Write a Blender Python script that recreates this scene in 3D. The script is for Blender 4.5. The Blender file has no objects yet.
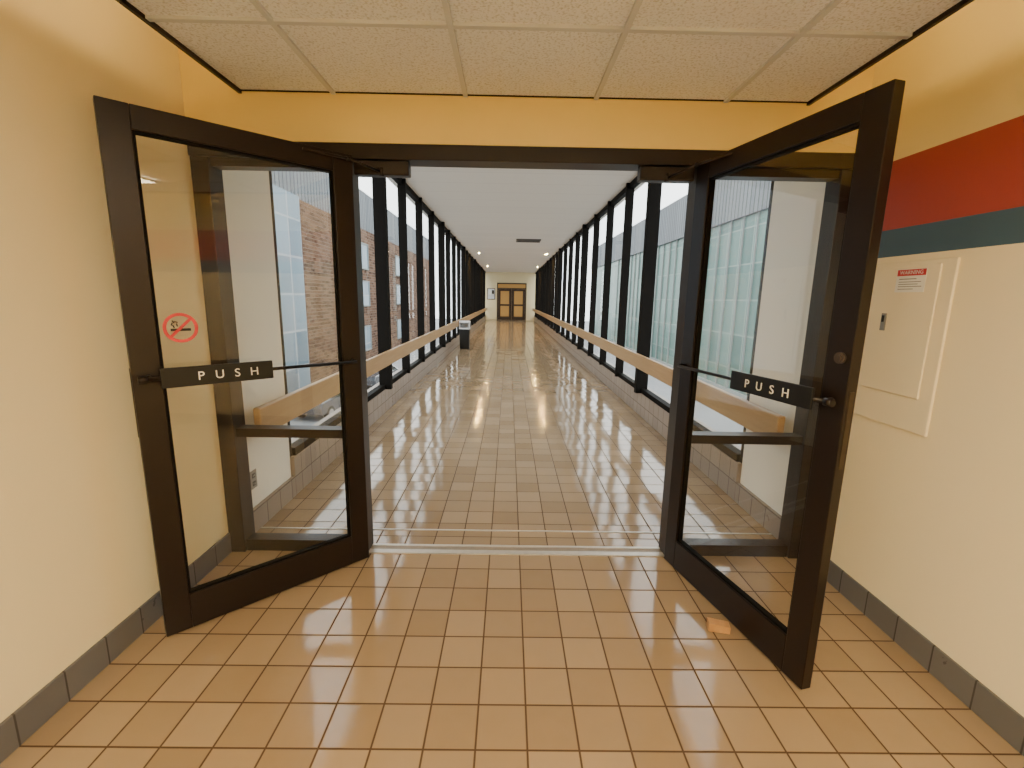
import bpy, bmesh, math, random
from mathutils import Matrix, Vector
random.seed(4)
scene=bpy.context.scene
COL=scene.collection

# ---------------------------------------------------------------- materials
def newmat(name):
    m=bpy.data.materials.new(name); m.use_nodes=True
    nt=m.node_tree; b=nt.nodes["Principled BSDF"]
    return m,nt,b
def simple(name,col,rough=0.5,metal=0.0,noise=0.0,nscale=8.0,bump=0.0,bscale=200.0,coat=0.0,emit=None,estr=0,spec=0.5):
    m,nt,b=newmat(name)
    b.inputs["Base Color"].default_value=(*col,1); b.inputs["Roughness"].default_value=rough
    b.inputs["Metallic"].default_value=metal; b.inputs["Specular IOR Level"].default_value=spec
    if coat: b.inputs["Coat Weight"].default_value=coat
    if emit:
        b.inputs["Emission Color"].default_value=(*emit,1); b.inputs["Emission Strength"].default_value=estr
    tc=nt.nodes.new("ShaderNodeTexCoord")
    n=nt.nodes.new("ShaderNodeTexNoise"); n.inputs["Scale"].default_value=nscale; n.inputs["Detail"].default_value=6
    nt.links.new(tc.outputs["Object"],n.inputs["Vector"])
    mx=nt.nodes.new("ShaderNodeMix"); mx.data_type='RGBA'
    k=max(noise,0.02)
    mx.inputs[6].default_value=(*[c*(1-k) for c in col],1); mx.inputs[7].default_value=(*[min(1,c*(1+k)) for c in col],1)
    nt.links.new(n.outputs["Fac"],mx.inputs[0]); nt.links.new(mx.outputs[2],b.inputs["Base Color"])
    if bump:
        n2=nt.nodes.new("ShaderNodeTexNoise"); n2.inputs["Scale"].default_value=bscale
        nt.links.new(tc.outputs["Object"],n2.inputs["Vector"])
        bp=nt.nodes.new("ShaderNodeBump"); bp.inputs["Strength"].default_value=bump; bp.inputs["Distance"].default_value=0.004
        nt.links.new(n2.outputs["Fac"],bp.inputs["Height"]); nt.links.new(bp.outputs[0],b.inputs["Normal"])
    return m

def mth(nt,op,a,b=None,c=None):
    n=nt.nodes.new("ShaderNodeMath"); n.operation=op
    for i,v in enumerate((a,b,c)):
        if v is None: continue
        if isinstance(v,(int,float)): n.inputs[i].default_value=v
        else: nt.links.new(v,n.inputs[i])
    return n.outputs[0]

def grid_mat(name,cA,cB,grout,T,ox,oy,oz,axes,gw,rough,tilt=0.0,coat=0.0,bump=0.5,Tv=None,groutrough=0.7,metal=0.0,mottle=0.1,spec=None):
    """procedural tiles; axes = which world axes carry joints"""
    m,nt,b=newmat(name); Tv=Tv or T
    geo=nt.nodes.new("ShaderNodeNewGeometry"); sep=nt.nodes.new("ShaderNodeSeparateXYZ")
    nt.links.new(geo.outputs["Position"],sep.inputs[0])
    offs=dict(X=ox,Y=oy,Z=oz); mask=None; ids=[]
    for i,a in enumerate(axes):
        t=T if i==0 else Tv
        u=mth(nt,'DIVIDE',mth(nt,'SUBTRACT',sep.outputs[a],offs[a]),t)
        fr=mth(nt,'FRACT',u); fl=mth(nt,'FLOOR',u); ids.append(fl)
        d=mth(nt,'MINIMUM',fr,mth(nt,'SUBTRACT',1.0,fr)); d=mth(nt,'MULTIPLY',d,t)
        mask=d if mask is None else mth(nt,'MINIMUM',mask,d)
    mr=nt.nodes.new("ShaderNodeMapRange"); mr.inputs[1].default_value=gw*0.35; mr.inputs[2].default_value=gw*0.8
    mr.interpolation_type='SMOOTHSTEP'
    nt.links.new(mask,mr.inputs[0]); fac=mr.outputs[0]
    cmb=nt.nodes.new("ShaderNodeCombineXYZ")
    for i,f in enumerate(ids): nt.links.new(f,cmb.inputs[i])
    wn=nt.nodes.new("ShaderNodeTexWhiteNoise"); wn.noise_dimensions='3D'; nt.links.new(cmb.outputs[0],wn.inputs["Vector"])
    nz=nt.nodes.new("ShaderNodeTexNoise"); nz.inputs["Scale"].default_value=14; nz.inputs["Detail"].default_value=8
    nt.links.new(geo.outputs["Position"],nz.inputs["Vector"])
    v=mth(nt,'ADD',mth(nt,'MULTIPLY',wn.outputs["Value"],1-mottle*2),mth(nt,'MULTIPLY',nz.outputs["Fac"],mottle*2))
    mx=nt.nodes.new("ShaderNodeMix"); mx.data_type='RGBA'; mx.inputs[6].default_value=(*cA,1); mx.inputs[7].default_value=(*cB,1)
    nt.links.new(v,mx.inputs[0])
    mg=nt.nodes.new("ShaderNodeMix"); mg.data_type='RGBA'; mg.inputs[6].default_value=(*grout,1)
    nt.links.new(fac,mg.inputs[0]); nt.links.new(mx.outputs[2],mg.inputs[7]); nt.links.new(mg.outputs[2],b.inputs["Base Color"])
    r=mth(nt,'ADD',mth(nt,'MULTIPLY',fac,rough-groutrough),groutrough)
    r=mth(nt,'ADD',r,mth(nt,'MULTIPLY',mth(nt,'SUBTRACT',nz.outputs["Fac"],0.5),0.12))
    nt.links.new(r,b.inputs["Roughness"]); b.inputs["Metallic"].default_value=metal
    if spec is not None:
        sp=mth(nt,'MULTIPLY',fac,spec); nt.links.new(sp,b.inputs["Specular IOR Level"])
    bp=nt.nodes.new("ShaderNodeBump"); bp.inputs["Strength"].default_value=bump; bp.inputs["Distance"].default_value=0.003
    n3=nt.nodes.new("ShaderNodeTexNoise"); n3.inputs["Scale"].default_value=22; nt.links.new(geo.outputs["Position"],n3.inputs["Vector"])
    h=mth(nt,'ADD',fac,mth(nt,'MULTIPLY',n3.outputs["Fac"],0.35)); nt.links.new(h,bp.inputs["Height"])
    if tilt>0:
        vs=nt.nodes.new("ShaderNodeVectorMath"); vs.operation='SUBTRACT'; vs.inputs[1].default_value=(.5,.5,.5)
        nt.links.new(wn.outputs["Color"],vs.inputs[0])
        sc=nt.nodes.new("ShaderNodeVectorMath"); sc.operation='SCALE'; sc.inputs[3].default_value=tilt; nt.links.new(vs.outputs[0],sc.inputs[0])
        ad=nt.nodes.new("ShaderNodeVectorMath"); ad.operation='ADD'; nt.links.new(sc.outputs[0],ad.inputs[0]); nt.links.new(geo.outputs["Normal"],ad.inputs[1])
        nn=nt.nodes.new("ShaderNodeVectorMath"); nn.operation='NORMALIZE'; nt.links.new(ad.outputs[0],nn.inputs[0])
        nt.links.new(nn.outputs[0],bp.inputs["Normal"])
    nt.links.new(bp.outputs[0],b.inputs["Normal"])
    return m

def glass_mat(name,tint=(0.96,0.98,0.97),refl=1.7):
    """thin pane: Schlick reflectance that is the same from both sides"""
    m=bpy.data.materials.new(name); m.use_nodes=True; nt=m.node_tree; nt.nodes.clear()
    out=nt.nodes.new("ShaderNodeOutputMaterial"); tr=nt.nodes.new("ShaderNodeBsdfTransparent"); tr.inputs[0].default_value=(*tint,1)
    gl=nt.nodes.new("ShaderNodeBsdfGlossy"); gl.inputs["Roughness"].default_value=0.01
    geo=nt.nodes.new("ShaderNodeNewGeometry"); dt=nt.nodes.new("ShaderNodeVectorMath"); dt.operation='DOT_PRODUCT'
    nt.links.new(geo.outputs["Normal"],dt.inputs[0]); nt.links.new(geo.outputs["Incoming"],dt.inputs[1])
    c=mth(nt,'ABSOLUTE',dt.outputs["Value"]); p=mth(nt,'POWER',mth(nt,'SUBTRACT',1.0,c),5.0)
    f=mth(nt,'MINIMUM',mth(nt,'MULTIPLY',mth(nt,'ADD',mth(nt,'MULTIPLY',p,0.6),0.04),refl),0.9)
    mx=nt.nodes.new("ShaderNodeMixShader")
    nt.links.new(f,mx.inputs[0]); nt.links.new(tr.outputs[0],mx.inputs[1]); nt.links.new(gl.outputs[0],mx.inputs[2]); nt.links.new(mx.outputs[0],out.inputs[0])
    return m

def emis(name,col,s):
    m=bpy.data.materials.new(name); m.use_nodes=True; nt=m.node_tree; b=nt.nodes["Principled BSDF"]
    b.inputs["Base Color"].default_value=(*col,1); b.inputs["Emission Color"].default_value=(*col,1); b.inputs["Emission Strength"].default_value=s
    return m

def wood_mat(name,c1,c2,axis_scale=(14,0.8,14)):
    m,nt,b=newmat(name); tc=nt.nodes.new("ShaderNodeTexCoord"); mp=nt.nodes.new("ShaderNodeMapping"); mp.inputs["Scale"].default_value=axis_scale
    nt.links.new(tc.outputs["Object"],mp.inputs[0]); n=nt.nodes.new("ShaderNodeTexNoise"); n.inputs["Scale"].default_value=3; n.inputs["Detail"].default_value=8; n.inputs["Distortion"].default_value=0.6
    nt.links.new(mp.outputs[0],n.inputs["Vector"]); mx=nt.nodes.new("ShaderNodeMix"); mx.data_type='RGBA'
    mx.inputs[6].default_value=(*c1,1); mx.inputs[7].default_value=(*c2,1); nt.links.new(n.outputs["Fac"],mx.inputs[0]); nt.links.new(mx.outputs[2],b.inputs["Base Color"])
    b.inputs["Roughness"].default_value=0.38
    return m

T=0.176
M_floor=grid_mat("floor_tile",(0.25,0.170,0.094),(0.335,0.240,0.145),(0.085,0.052,0.030),T,-0.09,1.478,0,"XY",0.0065,0.10,tilt=0.026,bump=0.26,spec=0.6)
M_base=grid_mat("gray_base_tile",(0.105,0.10,0.097),(0.14,0.135,0.13),(0.05,0.045,0.04),T,0,1.478,0.0,"Y",0.006,0.3,bump=0.3)
M_curb=grid_mat("curb_tile",(0.22,0.17,0.135),(0.29,0.23,0.185),(0.10,0.075,0.055),T,0,1.478,-0.03,"YZ",0.006,0.3,bump=0.3)
M_wall=simple("cream_wall_paint",(0.83,0.70,0.42),0.55,noise=0.03,nscale=1.5,bump=0.12,bscale=120)
M_ywall=simple("yellow_wall_paint",(0.80,0.61,0.22),0.55,noise=0.03,nscale=1.5,bump=0.12,bscale=120)
M_white=simple("offwhite_wall_paint",(0.84,0.79,0.68),0.55,noise=0.02,nscale=1.5,bump=0.1,bscale=120)
M_black=simple("dark_bronze_metal",(0.013,0.008,0.006),0.35,0.2,noise=0.1,spec=.35)
M_blackm=simple("black_mullion_metal",(0.007,0.006,0.005),0.6,0.0,noise=0.1,spec=.05)
M_chrome=simple("brushed_steel",(0.55,0.53,0.5),0.28,1.0)
M_alu=simple("threshold_aluminium",(0.56,0.52,0.46),0.4,0.7,noise=0.15,nscale=30)
M_alud=simple("worn_threshold_groove",(0.26,0.21,0.16),0.5,0.4,noise=0.2,nscale=30)
M_brass=simple("worn_brass",(0.05,0.035,0.02),0.5,0.5,noise=0.3,nscale=40)
M_plate=simple("black_plastic",(0.008,0.008,0.008),0.4,spec=.3)
M_txt=simple("white_lettering",(0.72,0.71,0.66),0.5)
M_glass=glass_mat("clear_glass",(0.97,0.98,0.975),1.7)
M_wglass=glass_mat("window_glass",(0.88,0.92,0.91),0.8)
M_wood=wood_mat("handrail_oak",(0.30,0.175,0.075),(0.46,0.29,0.14))
M_woodb=wood_mat("pine_block",(0.34,0.17,0.065),(0.50,0.28,0.12),(10,3,10))
M_red=simple("red_sign_ink",(0.50,0.02,0.02),0.5)
M_panel=simple("cream_painted_steel",(0.83,0.725,0.50),0.4)
M_sticker=simple("paper_sticker",(0.82,0.80,0.74),0.6)
M_grey=simple("dull_gray_metal",(0.25,0.24,0.23),0.4,0.6)
M_lock=simple("dark_lock_metal",(0.10,0.075,0.06),0.35,0.7)
M_cwhite=grid_mat("corridor_ceiling_board",(0.70,0.66,0.59),(0.74,0.70,0.63),(0.60,0.56,0.5),0.61,0,0.1,0,"Y",0.012,0.7,bump=0.1)
M_darkv=simple("vent_dark",(0.05,0.045,0.04),0.6)
M_sill=simple("bin_gray",(0.62,0.62,0.63),0.4)
M_conc=simple("concrete",(0.24,0.26,0.25),0.9,noise=0.15,nscale=0.5)

def acoustic():
    m,nt,b=newmat("acoustic_ceiling_tile"); geo=nt.nodes.new("ShaderNodeNewGeometry")
    n=nt.nodes.new("ShaderNodeTexNoise"); n.inputs["Scale"].default_value=100; n.inputs["Detail"].default_value=3
    nt.links.new(geo.outputs["Position"],n.inputs["Vector"])
    cr=nt.nodes.new("ShaderNodeValToRGB"); cr.color_ramp.elements[0].position=0.32; cr.color_ramp.elements[0].color=(0.55,0.57,0.61,1)
    cr.color_ramp.elements[1].position=0.5; cr.color_ramp.elements[1].color=(0.80,0.83,0.90,1)
    nt.links.new(n.outputs["Fac"],cr.inputs[0]); nt.links.new(cr.outputs[0],b.inputs["Base Color"]); b.inputs["Roughness"].default_value=0.9
    bp=nt.nodes.new("ShaderNodeBump"); bp.inputs["Strength"].default_value=0.3; bp.inputs["Distance"].default_value=0.004
    nt.links.new(n.outputs["Fac"],bp.inputs["Height"]); nt.links.new(bp.outputs[0],b.inputs["Normal"])
    return m
M_acou=acoustic()
M_tbar=simple("ceiling_grid_metal",(0.56,0.60,0.66),0.5)

def striped():
    m,nt,b=newmat("striped_wall_paint"); geo=nt.nodes.new("ShaderNodeNewGeometry"); sep=nt.nodes.new("ShaderNodeSeparateXYZ")
    nt.links.new(geo.outputs["Position"],sep.inputs[0])
    cr=nt.nodes.new("ShaderNodeValToRGB"); cr.color_ramp.interpolation='CONSTANT'
    u=mth(nt,'DIVIDE',sep.outputs["Z"],4.0); nt.links.new(u,cr.inputs[0])
    e=cr.color_ramp.elements; e[0].position=0; e[0].color=(0.84,0.73,0.49,1); e[1].position=1.715/4; e[1].color=(0.050,0.095,0.14,1)
    x=e.new(1.84/4); x.color=(0.36,0.05,0.03,1); x=e.new(2.15/4); x.color=(0.82,0.66,0.30,1)
    nt.links.new(cr.outputs[0],b.inputs["Base Color"]); b.inputs["Roughness"].default_value=0.5
    n=nt.nodes.new("ShaderNodeTexNoise"); n.inputs["Scale"].default_value=120; nt.links.new(geo.outputs["Position"],n.inputs["Vector"])
    bp=nt.nodes.new("ShaderNodeBump"); bp.inputs["Strength"].default_value=0.12; bp.inputs["Distance"].default_value=0.004
    nt.links.new(n.outputs["Fac"],bp.inputs["Height"]); nt.links.new(bp.outputs[0],b.inputs["Normal"])
    return m
M_strip=striped()

# ---------------------------------------------------------------- mesh helpers
def link(o): COL.objects.link(o); return o
def addbox(bm,x0,x1,y0,y1,z0,z1,mi=0):
    vs=[bm.verts.new(p) for p in ((x0,y0,z0),(x1,y0,z0),(x1,y1,z0),(x0,y1,z0),(x0,y0,z1),(x1,y0,z1),(x1,y1,z1),(x0,y1,z1))]
    for f in ((0,3,2,1),(4,5,6,7),(0,1,5,4),(1,2,6,5),(2,3,7,6),(3,0,4,7)):
        fc=bm.faces.new([vs[i] for i in f]); fc.material_index=mi
def addquad(bm,pts,mi=0):
    f=bm.faces.new([bm.verts.new(p) for p in pts]); f.material_index=mi
def addcyl(bm,p0,p1,r,seg=20,mi=0,r2=None):
    p0=Vector(p0);p1=Vector(p1);d=(p1-p0);L=d.length
    q=d.to_track_quat('Z','Y').to_matrix().to_4x4(); q.translation=(p0+p1)/2
    r_=bmesh.ops.create_cone(bm,cap_ends=True,segments=seg,radius1=r,radius2=r if r2 is None else r2,depth=L,matrix=q)
    fs=set()
    for v in r_['verts']:
        for f in v.link_faces: fs.add(f)
    for f in fs:
        f.material_index=mi
        if len(f.verts)==4: f.smooth=True
def fin(name,bm,mats,parent=None,bevel=0.0,kind=None,label=None,cat=None,mw=None,group=None):
    me=bpy.data.meshes.new(name); bm.to_mesh(me); bm.free()
    for m in mats: me.materials.append(m)
    o=bpy.data.objects.new(name,me); link(o)
    if parent: o.parent=parent
    if mw is not None: o.matrix_local=mw
    if bevel:
        b=o.modifiers.new("bevel",'BEVEL'); b.width=bevel; b.segments=2; b.limit_method='ANGLE'; b.angle_limit=math.radians(40)
    if kind: o["kind"]=kind
    if label: o["label"]=label
    if cat: o["category"]=cat
    if group: o["group"]=group
    return o
def boxes(name,lst,mats,quads=(),**kw):
    bm=bmesh.new()
    for b in lst: addbox(bm,*b[:6],mi=(b[6] if len(b)>6 else 0))
    for q,mi in quads: addquad(bm,q,mi)
    return fin(name,bm,mats,**kw)
def empty(name,mw,label=None,cat=None,kind=None,group=None,parent=None):
    o=bpy.data.objects.new(name,None); o.empty_display_size=0.1; link(o); o.matrix_world=mw
    if label: o["label"]=label
    if cat: o["category"]=cat
    if kind: o["kind"]=kind
    if group: o["group"]=group
    if parent: o.parent=parent
    return o
def text_mesh(body,size,extr=0.001,space=1.0):
    cu=bpy.data.curves.new("t",'FONT'); cu.body=body; cu.size=size; cu.extrude=extr; cu.align_x='CENTER'; cu.align_y='CENTER'; cu.space_character=space
    ob=bpy.data.objects.new("t",cu); link(ob); dg=bpy.context.evaluated_depsgraph_get(); dg.update()
    me=bpy.data.meshes.new_from_object(ob.evaluated_get(dg)); bpy.data.objects.remove(ob); return me
def basis(x,y,z,p):
    m=Matrix.Identity(4)
    for i,v in enumerate((x,y,z)):
        for r in range(3): m[r][i]=v[r]
    for r in range(3): m[r][3]=p[r]
    return m

XL,XR=-1.62,1.78
YD=2.50; YD2=2.62   # partition plane
YE=32.0
CZ=2.47; CC=3.2

# ---------------------------------------------------------------- structure
boxes("floor",[(XL-.2,XR+.2,-3.2,YE+.2,-.25,0)],[M_floor],kind="structure",label="glossy tan square ceramic tile floor",cat="floor")
boxes("wall_left",[(XL-.2,XL,-3.0,YD2,0,3.4)],[M_wall],kind="structure",label="cream painted vestibule wall",cat="wall")
boxes("wall_right",[(XR,XR+.2,-3.0,YD2,0,3.4)],[M_strip],kind="structure",label="cream wall with red and dark blue painted stripes",cat="wall")
boxes("wall_back",[(XL-.2,XR+.2,-3.2,-3.0,0,3.4)],[M_wall],kind="structure",label="cream painted wall",cat="wall")
boxes("wall_front",[(XL,XR,YD,YD2,2.25,3.4)],[M_ywall],kind="structure",label="yellow painted wall above the glass doors",cat="wall")
boxes("wall_corridor_left",[(XL-.2,XL,YD2,3.3,0,CC)],[M_white],kind="structure",label="short off-white wall before the windows",cat="wall")
boxes("wall_corridor_right",[(XR,XR+.2,YD2,3.3,0,CC)],[M_white],kind="structure",label="short off-white wall before the windows",cat="wall")
boxes("wall_end",[(XL-.2,XR+.2,YE,YE+.2,0,CC+.2)],[M_wall],kind="structure",label="cream end wall of the walkway",cat="wall")
# vestibule ceiling with grid
bl=[(-1.33,1.465,-3.0,YD,CZ+.012,CZ+.04,0)]
xs=[-0.88,-0.23,0.415,1.06]
for x in xs: bl.append((x-.011,x+.011,-3.0,YD,CZ,CZ+.0125,1))
y=1.90
while y>-3: bl.append((-1.33,1.465,y-.011,y+.011,CZ+.0005,CZ+.013,1)); y-=1.22
for x0,x1 in ((-1.345,-1.33),(1.465,1.48)): bl.append((x0,x1,-3.0,YD,CZ-.005,CZ+.045,2))
bl.append((-1.33,1.465,YD-.005,YD,CZ+.006,CZ+.013,2))
boxes("ceiling",bl,[M_acou,M_tbar,M_black],kind="structure",label="suspended acoustic tile ceiling with metal grid",cat="ceiling")
boxes("ceiling_upper",[(XL-.2,XR+.2,-3.2,YD2,3.4,3.5)],[M_white],kind="structure",label="painted slab above the suspended ceiling",cat="ceiling")
boxes("ceiling_corridor",[(XL-.2,XR+.2,YD2,YE+.2,CC,CC+.2)],[M_cwhite],kind="structure",label="flat off-white walkway ceiling",cat="ceiling")
# baseboards
boxes("baseboard_left",[(XL,XL+.012,-3,YD-.0,0,.125)],[M_base],kind="structure",bevel=.004,label="gray ceramic tile baseboard",cat="baseboard")
boxes("baseboard_right",[(XR-.012,XR,-3,YD-.0,0,.125)],[M_base],kind="structure",bevel=.004,label="gray ceramic tile baseboard",cat="baseboard")
boxes("baseboard_corridor_left",[(XL,XL+.03,YD2,3.3,0,.15)],[M_curb],kind="structure",bevel=.004,label="brown tile baseboard",cat="baseboard")
boxes("baseboard_corridor_right",[(XR-.03,XR,YD2,3.3,0,.15)],[M_curb],kind="structure",bevel=.004,label="brown tile baseboard",cat="baseboard")
boxes("trim_1",[(XL-.2,XL+.03,3.3,YE,0,.30)],[M_curb],kind="structure",bevel=.006,label="low brown tile curb beneath the windows",cat="curb")
boxes("trim_2",[(XR-.03,XR+.2,3.3,YE,0,.30)],[M_curb],kind="structure",bevel=.006,label="low brown tile curb beneath the windows",cat="curb")
# partition frame
HB=2.175
boxes("trim_3",[(XL,XL+.09,YD,YD2,0,HB),(-.90,-.81,YD,YD2,0,HB),(.95,1.04,YD,YD2,0,HB),(XR-.09,XR,YD,YD2,0,HB),
    (XL,XR,YD-.01,YD2,HB,2.25)],[M_black],kind="structure",bevel=.004,label="dark bronze metal frame around the double doors",cat="door frame")
def ypane(x0,x1,y,z0,z1): return ((x0,y,z0),(x1,y,z0),(x1,y,z1),(x0,y,z1))
def sidelight(name,x0,x1):
    boxes(name,[(x0,x1,YD+.02,YD2-.02,0.0,.07,0),(x0,x1,YD+.02,YD2-.02,.70,.75,0),(x0,x1,YD+.02,YD2-.02,HB-.04,HB,0)],[M_black,M_glass],
        quads=[(ypane(x0,x1,YD+.06,.07,.70),1),(ypane(x0,x1,YD+.06,.75,HB-.04),1)],kind="structure",label="clear glass sidelight in dark metal frame",cat="window")
sidelight("window_1",XL+.09,-.90); sidelight("window_2",1.04,XR-.09)
boxes("trim_4",[(-.81,.95,YD+.005,YD+.045,0,.006,0),(-.81,.95,YD+.045,YD+.085,0,.003,1),(-.81,.95,YD+.085,YD+.105,0,.006,0)],[M_alu,M_alud],kind="structure",label="worn aluminium door threshold",cat="threshold")
boxes("trim_5",[(XL+.03,XR-.03,2.785,2.797,0,.004)],[M_alu],kind="structure",label="thin metal expansion joint strip",cat="floor strip")

# corridor windows
n=3; P=1.305; NB=22
def corridor_window(idx,side,y0,y1,col,first):
    t=.045; inn=.07; outw=.05
    if col: t=.09; inn=.10
    if first: t=.04; inn=.0
    if side<0: a,b=XL-outw,XL+inn
    else: a,b=XR-inn,XR+outw
    xg=XL-.02 if side<0 else XR+.02
    ax,bx=(XL-.05,XL+.025) if side<0 else (XR-.025,XR+.05)
    l=[(a,b,y0,y0+t,.30,CC,0),(ax,bx,y0+t,y1,.30,.36,0),(ax,bx,y0+t,y1,CC-.08,CC,0)]
    q=[(((xg,y0+t,.36),(xg,y1,.36),(xg,y1,CC-.08),(xg,y0+t,CC-.08)),1)]
    boxes("window_%d"%idx,l,[M_blackm,M_wglass],quads=q,kind="structure",label="tall walkway window with black metal mullion",cat="window")
for side in (-1,1):
    for i in range(NB):
        y0=3.3+i*P; corridor_window(n,side,y0,min(y0+P,YE),(i%4==2),i==0); n+=1

# handrails
def handrail(side,nm_label):
    xw=XL+.12 if side<0 else XR-.12
    mw=Matrix.Translation((xw,YD2+.03,0))
    e=empty("handrail",mw,label=nm_label,cat="handrail",group="wooden handrails along the walkway")
    L=YE-.1-(YD2+.03)
    x0,x1=(0.0,.045) if side<0 else (-.045,0.0)
    boxes("rail",[(x0,x1,0,L,.66,.835)],[M_wood],parent=e,bevel=.008)
    for yy in [.25]+[3.3-YD2-.03+.0225+P*j for j in range(1,NB)]:
        wd=.12 if yy<.3 else (.05 if (round((yy-(3.3-YD2-.03+.0225))/P)%4)!=2 else .02)
        w=(-wd,0) if side<0 else (0,wd)
        boxes("bracket",[(w[0],w[1],yy-.02,yy+.02,.72,.78)],[M_blackm],parent=e)
handrail(-1,"long flat oak handrail mounted before the windows"); handrail(1,"long flat oak handrail mounted before the windows")

# ---------------------------------------------------------------- doors
def make_door(name,hinge,tip,s,label,lock,tshift):
    """s: sign of local y of the face with push bar"""
    h=Vector((*hinge,0)); tp=Vector((*tip,0)); u=(tp-h).normalized(); L=(tp-h).length; z=Vector((0,0,1)); y=z.cross(u)
    root=empty(name,basis(u,y,z,h),label=label,cat="glass door",kind="structure")
    th=.0225; z0,z1=.012,2.178; st=.097; tr=.088; br=.175
    boxes("leaf_frame",[(0,st,-th,th,z0,z1),(L-st,L,-th,th,z0,z1),(st,L-st,-th,th,z0,br),(st,L-st,-th,th,z1-tr,z1)],[M_black],parent=root,bevel=.003)
    gb=.010; gx0,gx1,gz0,gz1=st,L-st,br,z1-tr
    boxes("glazing_bead",[(gx0,gx0+gb,-.012,.012,gz0,gz1),(gx1-gb,gx1,-.012,.012,gz0,gz1),(gx0+gb,gx1-gb,-.012,.012,gz0,gz0+gb),(gx0+gb,gx1-gb,-.012,.012,gz1-gb,gz1)],[M_blackm],parent=root)
    boxes("glass_pane",[],[M_glass],quads=[(ypane(gx0+gb,gx1-gb,0,gz0+gb,gz1-gb),0)],parent=root)
    pb=bpy.data.objects.new("push_bar",None); link(pb); pb.parent=root; pb.location=(0,s*.06,1.16)
    bm=bmesh.new(); addcyl(bm,(.04,0,0),(L-.03,0,0),.008); addcyl(bm,(.045,0,0),(.045,-s*.037,0),.012); addcyl(bm,(L-.05,0,0),(L-.05,-s*.037,0),.012)
    addcyl(bm,(L-.045,0,0),(L-.015,0,0),.014)
    fin("rod",bm,[M_black],parent=pb)
    boxes("sign_plate",[(.45*L/.95,.865*L/.95,s*.009-.006*1,s*.009+.006,-.041,.041)],[M_plate],parent=pb,bevel=.003)
    me=text_mesh("PUSH",.050,.001,1.5); me.materials.append(M_txt)
    o=bpy.data.objects.new("lettering",me); link(o); o.parent=pb
    dx=Vector((-s,0,0)); up=Vector((0,0,1)); nn=Vector((0,s,0))
    xs_=[v.co.x for v in me.vertices]; ys_=[v.co.y for v in me.vertices]
    wdt=max(xs_)-min(xs_); tw=.240
    for v in me.vertices: v.co.x=(v.co.x-(max(xs_)+min(xs_))/2); v.co.y-=(max(ys_)+min(ys_))/2
    o.matrix_local=basis(dx,up,nn,(.665*L/.95+tshift,s*.017,0)); o["label"]="white letters reading PUSH"
    bm2=bmesh.new(); bm2.from_mesh(me); k=tw/wdt
    seen=set(); isl=[]
    bm2.verts.ensure_lookup_table()
    for v in bm2.verts:
        if v.index in seen: continue
        st_=[v]; comp=[]; seen.add(v.index)
        while st_:
            a=st_.pop(); comp.append(a)
            for ed in a.link_edges:
                b_=ed.other_vert(a)
                if b_.index not in seen: seen.add(b_.index); st_.append(b_)
        isl.append(comp)
    for comp in isl:
        c=(max(a.co.x for a in comp)+min(a.co.x for a in comp))/2
        for a in comp: a.co.x+=c*(k-1)
    bm2.to_mesh(me); bm2.free()
    bm=bmesh.new(); addcyl(bm,(L-.06,-s*.06,.95),(L-.06,-s*.06,1.25),.011); 
    for zz in (.96,1.24): addcyl(bm,(L-.06,-s*.022,zz),(L-.06,-s*.06,zz),.010)
    fin("pull_handle",bm,[M_black],parent=root)
    if lock:
        bm=bmesh.new(); addcyl(bm,(L-.040,s*.022,1.315),(L-.040,s*.032,1.315),.020); addcyl(bm,(L-.040,s*.032,1.315),(L-.040,s*.038,1.315),.012)
        fin("lock_cylinder",bm,[M_lock],parent=root)
    boxes("latch_plate",[(L-.0005,L+.0025,-.010,.010,.92,1.2)],[M_brass],parent=root)
    for zz in (.03,2.12): 
        bm=bmesh.new(); addcyl(bm,(-.012,-s*.028,zz),(-.012,-s*.028,zz+.05),.010); fin("hinge",bm,[M_black],parent=root)
    return root,u,y,L
dl,ul,yl,Ll=make_door("door_1",(-.80,2.46),(-1.49,1.807),1,"open glass door in dark bronze frame with PUSH bar and no-smoking sticker",False,-.04)
dr,ur,yr,Lr=make_door("door_2",(.955,2.475),(1.188,1.550),-1,"open glass door in dark bronze frame with PUSH bar",True,-.01)

def sticker():
    bm=bmesh.new(); R=.061; s=.770; zc=1.355
    def ring(r0,r1,y,mi,seg=48):
        a=[];b=[]
        for i in range(seg):
            t=2*math.pi*i/seg
            a.append(bm.verts.new((s+r0*math.cos(t),y,zc+r0*math.sin(t)))); b.append(bm.verts.new((s+r1*math.cos(t),y,zc+r1*math.sin(t))))
        for i in range(seg):
            j=(i+1)%seg
            f=bm.faces.new((a[i],a[j],b[j],b[i])); f.material_index=mi
    ring(R*.80,R,.0022,0)
    def bar(cx,cz,w,h,ang,y,mi):
        c,sn=math.cos(ang),math.sin(ang)
        vs=[bm.verts.new((s+cx+a*c-b*sn,y,zc+cz+a*sn+b*c)) for a,b in ((-w/2,-h/2),(w/2,-h/2),(w/2,h/2),(-w/2,h/2))]
        f=bm.faces.new(vs); f.material_index=mi
    bar(.0,-.008,.070,.011,0,.0020,1)
    for px,pz,a in ((.024,.006,1.2),(.029,.016,1.9),(.024,.025,1.0),(.012,.012,1.4),(.015,.024,.3)): bar(px,pz,.013,.005,a,.0020,1)
    bar(0,0,R*1.7,.011,math.radians(-45),.0024,0)
    fin("no_smoking_sticker",bm,[M_red,M_plate],parent=dl,label="round red no-smoking decal on the glass")
sticker()

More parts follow.
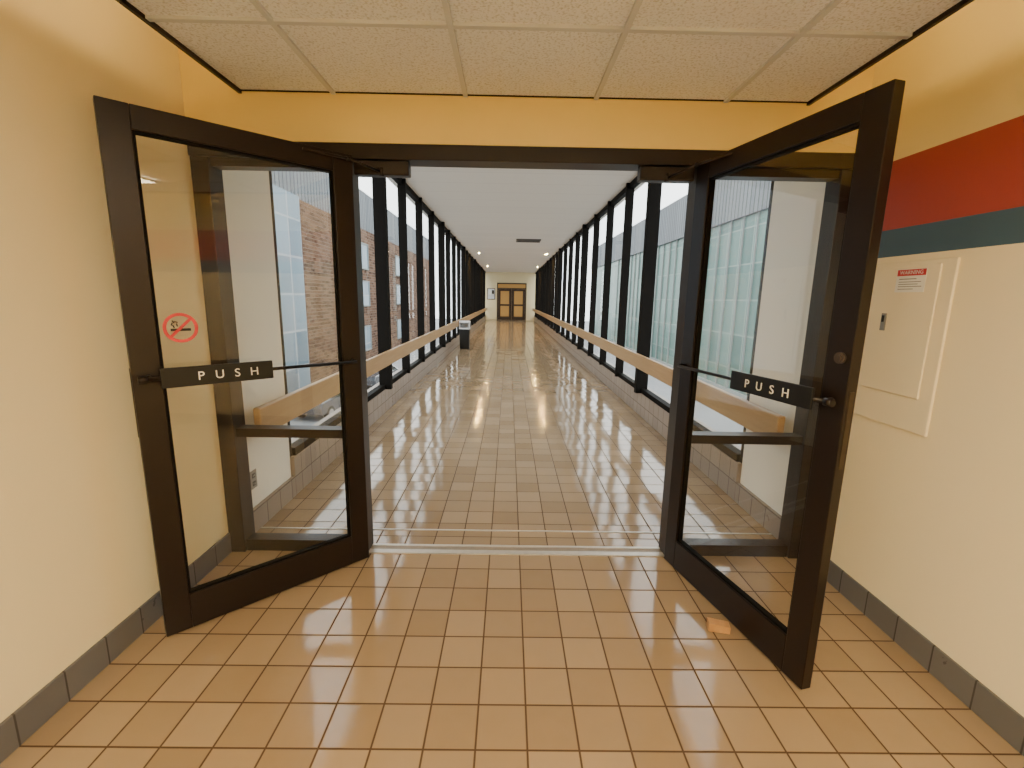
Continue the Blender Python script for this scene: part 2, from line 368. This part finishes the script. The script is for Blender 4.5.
def closer(hp,doorpt,cx):
    e=empty("door_closer",Matrix.Translation((cx,YD-.005,2.15)),label="dark metal door closer with folding arm above the door",cat="door closer",group="door closers")
    inv=e.matrix_world.inverted()
    boxes("closer_body",[(-.14,.14,.012,.075,-.045,.025)],[M_black],parent=e,bevel=.006)
    bm=bmesh.new(); a=Vector((0,.02,-.02)); j=inv@Vector(hp); d=inv@Vector(doorpt)
    addcyl(bm,a+Vector((0,0,.01)),a+Vector((0,0,-.03)),.012); 
    addcyl(bm,a+Vector((0,0,-.01)),j,.006); addcyl(bm,j+Vector((0,0,-.009)),j+Vector((0,0,.009)),.009); addcyl(bm,j,d,.006)
    fin("closer_arm",bm,[M_black],parent=e)
    return e
pl=Vector((-.80,2.46,0))+ul*.24; pr=Vector((.955,2.475,0))+ur*.26
nl=Vector((ul.y*-1,ul.x,0)); nr=Vector((ur.y*-1,ur.x,0))
a=pl+nl*.03; b=pr-nr*.03
closer((-.79,2.40,2.150),(a.x,a.y,2.155),-.66); closer((.90,2.38,2.150),(b.x,b.y,2.155),.80)

bm=bmesh.new()
vs=[bm.verts.new(p) for p in ((0,0,0),(.095,0,0),(.095,.045,0),(0,.045,0),(0,0,.042),(.095,0,.034),(.095,.045,.034),(0,.045,.042))]
for f in ((0,3,2,1),(4,5,6,7),(0,1,5,4),(1,2,6,5),(2,3,7,6),(3,0,4,7)): bm.faces.new([vs[i] for i in f])
fin("door_wedge",bm,[M_woodb],bevel=.002,mw=Matrix.Translation((.945,1.88,0))@Matrix.Rotation(math.radians(-12),4,'Z'),label="small wooden doorstop wedge on the tile floor beside the door",cat="doorstop")

# electrical panel on right wall
e=empty("electrical_panel",Matrix.Translation((XR,2.09,.95)),label="cream flush electrical panel with warning sticker on the wall",cat="electrical panel")
boxes("panel_frame",[(-.012,0,-.225,.24,0,.74)],[M_panel],parent=e,bevel=.004)
pdr=boxes("door",[(-.020,-.012,-.165,.20,.15,.72)],[M_panel],parent=e,bevel=.003)
boxes("latch",[(-.026,-.020,.065,.092,.43,.51)],[M_grey],parent=pdr,bevel=.002)
boxes("latch_button",[(-.029,-.026,.073,.085,.47,.50)],[M_plate],parent=pdr)
wl=boxes("warning_sticker",[(-.0212,-.0200,-.105,.045,.605,.705,0),(-.0216,-.0212,-.103,.043,.676,.703,1),
    (-.0215,-.0212,-.06,.03,.660,.664,2),(-.0215,-.0212,-.085,.03,.648,.651,2),(-.0215,-.0212,-.07,.03,.638,.641,2),(-.0215,-.0212,-.09,.03,.628,.631,2),(-.0215,-.0212,-.05,.03,.617,.620,2)],[M_sticker,M_red,M_grey],parent=pdr,label="white sticker with red WARNING band")
me=text_mesh("WARNING",.024,.0002,1.05); me.materials.append(M_txt)
o=bpy.data.objects.new("lettering",me); link(o); o.parent=wl; o.matrix_local=basis(Vector((0,-1,0)),Vector((0,0,1)),Vector((-1,0,0)),(-.0219,-.03,.6895))

e=empty("wall_outlet",Matrix.Translation((XL,2.80,.33)),label="gray duplex power outlet low on the wall",cat="power outlet")
boxes("cover_plate",[(0,.005,-.037,.037,-.06,.06)],[M_grey],parent=e,bevel=.002)
for zz in (-.026,.026): boxes("socket",[(.005,.007,-.016,.016,zz-.014,zz+.014,0),(.007,.0072,-.009,-.006,zz-.006,zz+.006,1),(.007,.0072,.006,.009,zz-.006,zz+.006,1)],[M_plate,M_sticker],parent=e,bevel=.001)

# ---------------------------------------------------------------- corridor things
e=empty("trash_bin",Matrix.Translation((-1.285,13.6,0)),label="black square trash bin with pale gray lid beside the windows",cat="trash bin")
bm=bmesh.new()
b0=.13; b1=.15
lv=[[bm.verts.new((sx*r,sy*r,zz)) for sx,sy in ((-1,-1),(1,-1),(1,1),(-1,1))] for r,zz in ((b0,.0),(b1,.58))]
for i in range(4): bm.faces.new((lv[0][i],lv[0][(i+1)%4],lv[1][(i+1)%4],lv[1][i]))
bm.faces.new(lv[0][::-1]); bm.faces.new(lv[1]); fin("bin_body",bm,[M_plate],parent=e,bevel=.01)
boxes("bin_lid",[(-.155,.155,-.155,.155,.58,.63),(-.15,-.125,-.15,.15,.63,.76),(.125,.15,-.15,.15,.63,.76),(-.125,.125,.125,.15,.63,.76),(-.155,.155,-.155,.155,.76,.82)],[M_sill],parent=e,bevel=.01)
e=empty("ceiling_vent",Matrix.Translation((.55,14.3,CC)),label="dark slatted air vent in the walkway ceiling",cat="air vent")
boxes("vent_frame",[(-.36,.36,-.3,-.26,-.03,0),(-.36,.36,.26,.3,-.03,0),(-.36,-.32,-.26,.26,-.03,0),(.32,.36,-.26,.26,-.03,0)],[M_darkv],parent=e)
boxes("vent_slats",[(-.32,.32,-.24+.07*i,-.21+.07*i,-.02,-.005) for i in range(7)],[M_darkv],parent=e)
M_fd=simple("far_door_bronze",(0.035,0.018,0.008),0.4,0.3); M_fg=simple("far_door_glowing_amber_glass",(0.24,0.14,0.05),0.15,emit=(0.85,0.45,0.12),estr=0.22)  # amber glass has a faint glow built in, standing in for light from behind
cx=.18; y1=YE
boxes("trim_6",[(cx-1.0,cx-.93,y1-.08,y1,0,2.5),(cx+.93,cx+1.0,y1-.08,y1,0,2.5),(cx-.93,cx+.93,y1-.08,y1,2.42,2.5),(cx-.93,cx+.93,y1-.08,y1,2.1,2.16),(cx-.93,cx+.93,y1-.05,y1-.03,2.16,2.42,1)],[M_fd,M_fg],kind="structure",label="brown metal frame with glazed transom",cat="door frame")
for i,(a,b) in enumerate(((cx-.925,cx-.005),(cx+.005,cx+.925))):
    d=boxes("door_%d"%(3+i),[(a,a+.17,y1-.06,y1-.02,.01,2.095),(b-.17,b,y1-.06,y1-.02,.01,2.095),(a+.17,b-.17,y1-.06,y1-.02,.01,.25),(a+.17,b-.17,y1-.06,y1-.02,1.95,2.095),(a+.17,b-.17,y1-.06,y1-.02,.96,1.08),
       (a+.17,b-.17,y1-.045,y1-.035,.25,.96,1),(a+.17,b-.17,y1-.045,y1-.035,1.08,1.95,1)],[M_fd,M_fg],kind="structure",label="closed brown door with amber glass panels",cat="door")
e=empty("notice_board",Matrix.Translation((-1.22,YE,1.75)),label="framed notice board on the end wall",cat="notice board")
boxes("board_frame",[(-.27,.27,-.03,0,-.38,-.34),(-.27,.27,-.03,0,.34,.38),(-.27,-.23,-.03,0,-.34,.34),(.23,.27,-.03,0,-.34,.34)],[M_fd],parent=e)
boxes("board_face",[(-.23,.23,-.015,0,-.34,.34,0),(-.18,.02,-.018,-.015,-.05,.28,1),(.05,.2,-.018,-.015,.0,.25,2)],[M_sill,M_sticker,M_brass],parent=e)

# ---------------------------------------------------------------- lights
M_trof=emis("warm_diffuser",(1.0,0.84,0.57),36.0)
M_cove=emis("cove_tube",(1.0,0.70,0.30),14.0)
M_lamp=emis("added_streak_lamp",(1.0,0.60,0.16),6500.0)
for (x,y) in ((-1.18,18.5),(1.42,18.5),(-1.20,26.0),(1.50,26.0)):  # added lamps, placed to throw warm streaks on the walkway floor
    e=empty("streak_light",Matrix.Translation((x,y,CC)),label="small round warm lamp added for floor streaks",cat="ceiling light",group="added lamps for floor streaks")
    bm=bmesh.new(); seg=24
    rr=[(.045,-.001),(.045,-.015),(.032,-.015),(.032,-.001)]
    rings=[[bm.verts.new((r*math.cos(2*math.pi*k/seg),r*math.sin(2*math.pi*k/seg),zz)) for k in range(seg)] for r,zz in rr]
    for q in range(3):
        for k in range(seg): bm.faces.new((rings[q][k],rings[q][(k+1)%seg],rings[q+1][(k+1)%seg],rings[q+1][k]))
    fin("trim_ring",bm,[M_white],parent=e)
    bm=bmesh.new(); addcyl(bm,(0,0,-.013),(0,0,-.001),.030,24); fin("lens",bm,[M_lamp],parent=e)
for (x,y) in ((-.55,-.6),(.74,-.6),(.1,-2.2)):
    e=empty("ceiling_light",Matrix.Translation((x,y,CZ)),label="recessed rectangular warm fluorescent ceiling light",cat="ceiling light",group="recessed ceiling lights")
    boxes("light_frame",[(-.32,.32,-.62,-.59,-.015,.0),(-.32,.32,.59,.62,-.015,0),(-.32,-.29,-.59,.59,-.015,0),(.29,.32,-.59,.59,-.015,0)],[M_tbar],parent=e)
    boxes("diffuser",[(-.29,.29,-.59,.59,-.010,-.002)],[M_trof],parent=e)
for (x,y0,y1_) in ((-1.22,-1.5,2.2),(1.35,-1.5,2.2)):
    e=empty("cove_light",Matrix.Translation((x,0,CZ+.10)),label="warm tube light hidden above the ceiling edge",cat="light",group="cove tube lights")
    bm=bmesh.new(); addcyl(bm,(0,y0,0),(0,y1_,0),.02,12); fin("tube",bm,[M_cove],parent=e)
    for a in (y0-.04,y1_): boxes("tube_holder",[(-.02,.02,a,a+.04,-.058,.03)],[M_tbar],parent=e)

# ---------------------------------------------------------------- exterior
GZ=-4.5
M_ground=simple("wet_asphalt",(0.30,0.30,0.31),0.8,noise=0.2,nscale=0.3)
boxes("ground",[(-90,90,-30,130,GZ-.3,GZ)],[M_ground],kind="structure",label="pale gray paved ground below the walkway",cat="ground")
def brick():
    m,nt,b=newmat("red_brick"); geo=nt.nodes.new("ShaderNodeNewGeometry"); sep=nt.nodes.new("ShaderNodeSeparateXYZ"); nt.links.new(geo.outputs["Position"],sep.inputs[0])
    c=nt.nodes.new("ShaderNodeCombineXYZ"); nt.links.new(mth(nt,'ADD',sep.outputs["Y"],sep.outputs["X"]),c.inputs[0]); nt.links.new(sep.outputs["Z"],c.inputs[1])
    t=nt.nodes.new("ShaderNodeTexBrick"); t.inputs["Scale"].default_value=1.0; t.inputs["Brick Width"].default_value=.62; t.inputs["Row Height"].default_value=.22; t.inputs["Mortar Size"].default_value=.02
    t.inputs["Color1"].default_value=(.060,.028,.016,1); t.inputs["Color2"].default_value=(.19,.105,.065,1); t.inputs["Mortar"].default_value=(.20,.15,.12,1)
    nt.links.new(c.outputs[0],t.inputs["Vector"]); nt.links.new(t.outputs["Color"],b.inputs["Base Color"]); b.inputs["Roughness"].default_value=.85; b.inputs["Specular IOR Level"].default_value=.1
    return m
M_brick=brick()
M_cwL=grid_mat("blue_curtain_glass",(.10,.16,.21),(.21,.29,.35),(.38,.41,.43),1.5,0,0,-.5,"YZ",.10,.3,bump=.2,Tv=2.0,spec=.2)
M_cwR=grid_mat("teal_curtain_glass",(.065,.135,.12),(.14,.235,.205),(.26,.32,.29),1.6,0,.3,-.5,"YZ",.08,.3,bump=.2,Tv=2.1,spec=.1)
M_metal=grid_mat("ribbed_metal_panel",(.13,.145,.16),(.18,.195,.21),(.06,.07,.08),.45,0,0,0,"Y",.09,.6,bump=.4,spec=.2)
e=empty("brick_building",Matrix.Translation((0,0,GZ)),label="red brick building with blue glass bay across the yard",cat="building")
boxes("brick_wing",[(-24,-12,27,75,0,11.3)],[M_brick],parent=e)
boxes("glass_bay",[(-24,-11.7,12,27,0,11.3)],[M_cwL],parent=e)
boxes("rooftop_louvers",[(-23.5,-12.3,12.5,74,11.3,14.5)],[M_metal],parent=e)
for i in range(3):
    yy=38+i*12
    for zz in (1.5,5.2,8.2):
        boxes("brick_building_window",[(-12.02,-11.95,yy,yy+2.2,zz,zz+1.9,0),(-12.0,-11.9,yy-.1,yy,zz-.1,zz+2.0,1),(-12.0,-11.9,yy+2.2,yy+2.3,zz-.1,zz+2.0,1),(-12.0,-11.9,yy,yy+2.2,zz+1.9,zz+2.0,1),(-12.0,-11.88,yy,yy+2.2,zz-.1,zz,1)],[M_cwL,M_conc],parent=e)
e=empty("glass_building",Matrix.Translation((0,0,GZ)),label="pale teal glass office building with ribbed metal top",cat="building")
boxes("glass_facade",[(14,30,14,80,.6,11.0)],[M_cwR],parent=e)
boxes("concrete_base",[(13.9,30,13.9,80,0,.6)],[M_conc],parent=e)
boxes("metal_parapet",[(13.8,30,13.8,80,11.0,14.2)],[M_metal],parent=e)
for i in range(30):
    boxes("facade_fin",[(13.90,14.0,14.3+i*1.6-.04,14.3+i*1.6+.04,.6,11.0)],[M_conc],parent=e)

def car(x,y,rot,col,label):
    e=empty("car",Matrix.Translation((x,y,GZ))@Matrix.Rotation(rot,4,'Z'),label=label,cat="car")
    m=simple("car_paint",col,.25,.4,coat=1.0)
    prof=[(-2.2,.35),(-2.25,.7),(-2.1,.95),(-1.3,1.02),(-.7,1.42),(.6,1.44),(1.35,1.0),(2.1,.85),(2.25,.6),(2.2,.35)]
    bm=bmesh.new(); ww=[.85,.88,.86,.82,.66,.66,.82,.84,.84,.84]
    A=[bm.verts.new((px,-w,pz)) for (px,pz),w in zip(prof,ww)]; B=[bm.verts.new((px,w,pz)) for (px,pz),w in zip(prof,ww)]
    N=len(prof)
    for i in range(N):
        j=(i+1)%N; bm.faces.new((A[i],A[j],B[j],B[i]))
    bm.faces.new(A[::-1]); bm.faces.new(B); bmesh.ops.recalc_face_normals(bm,faces=bm.faces)
    fin("car_body",bm,[m],parent=e,bevel=.06)
    for sx in (-1,1):
        bm=bmesh.new()
        vs=[bm.verts.new(p) for p in ((-1.15,sx*.835,1.04),(1.15,sx*.835,1.04),(.55,sx*.70,1.37),(-.65,sx*.70,1.37))]; bm.faces.new(vs if sx<0 else vs[::-1])
        fin("side_window",bm,[M_plate],parent=e)
    for wx in (-1.4,1.4):
        for wy in (-1,1):
            bm=bmesh.new(); addcyl(bm,(wx,wy*.62,.33),(wx,wy*.87,.33),.33,24); addcyl(bm,(wx,wy*.87,.33),(wx,wy*.88,.33),.2,16,1); fin("wheel",bm,[M_plate,M_chrome],parent=e)
car(-9.2,23.5,math.radians(80),(.06,.06,.07),"dark gray parked sedan beside the brick building")
car(-8.8,31.0,math.radians(80),(.10,.10,.11),"charcoal parked sedan beside the brick building")

# world
w=bpy.data.worlds.new("overcast"); scene.world=w; w.use_nodes=True
nt=w.node_tree; bg=nt.nodes["Background"]
tc=nt.nodes.new("ShaderNodeTexCoord"); nz=nt.nodes.new("ShaderNodeTexNoise"); nz.inputs["Scale"].default_value=2.5; nz.inputs["Detail"].default_value=5
nt.links.new(tc.outputs["Generated"],nz.inputs["Vector"])
mx=nt.nodes.new("ShaderNodeMix"); mx.data_type='RGBA'; mx.inputs[6].default_value=(.92,.96,1,1); mx.inputs[7].default_value=(1,.99,.97,1)
nt.links.new(nz.outputs["Fac"],mx.inputs[0]); nt.links.new(mx.outputs[2],bg.inputs[0]); bg.inputs[1].default_value=5.2

# ---------------------------------------------------------------- camera
f=461.0; pitch=math.radians(10.57); roll=math.radians(1.0); yaw=math.radians(.55)
fw=Vector((math.sin(yaw)*math.cos(pitch),math.cos(yaw)*math.cos(pitch),-math.sin(pitch))).normalized()
r=fw.cross(Vector((0,0,1))).normalized(); u=r.cross(fw)
r2=r*math.cos(roll)+u*math.sin(roll); u2=u*math.cos(roll)-r*math.sin(roll)
cd=bpy.data.cameras.new("camera"); cam=bpy.data.objects.new("camera",cd); link(cam)
cam.matrix_world=basis(r2,u2,-fw,(0,0,1.5)); cd.sensor_width=36; cd.lens=f/1024*36; cd.clip_start=.05; cd.clip_end=500
scene.camera=cam
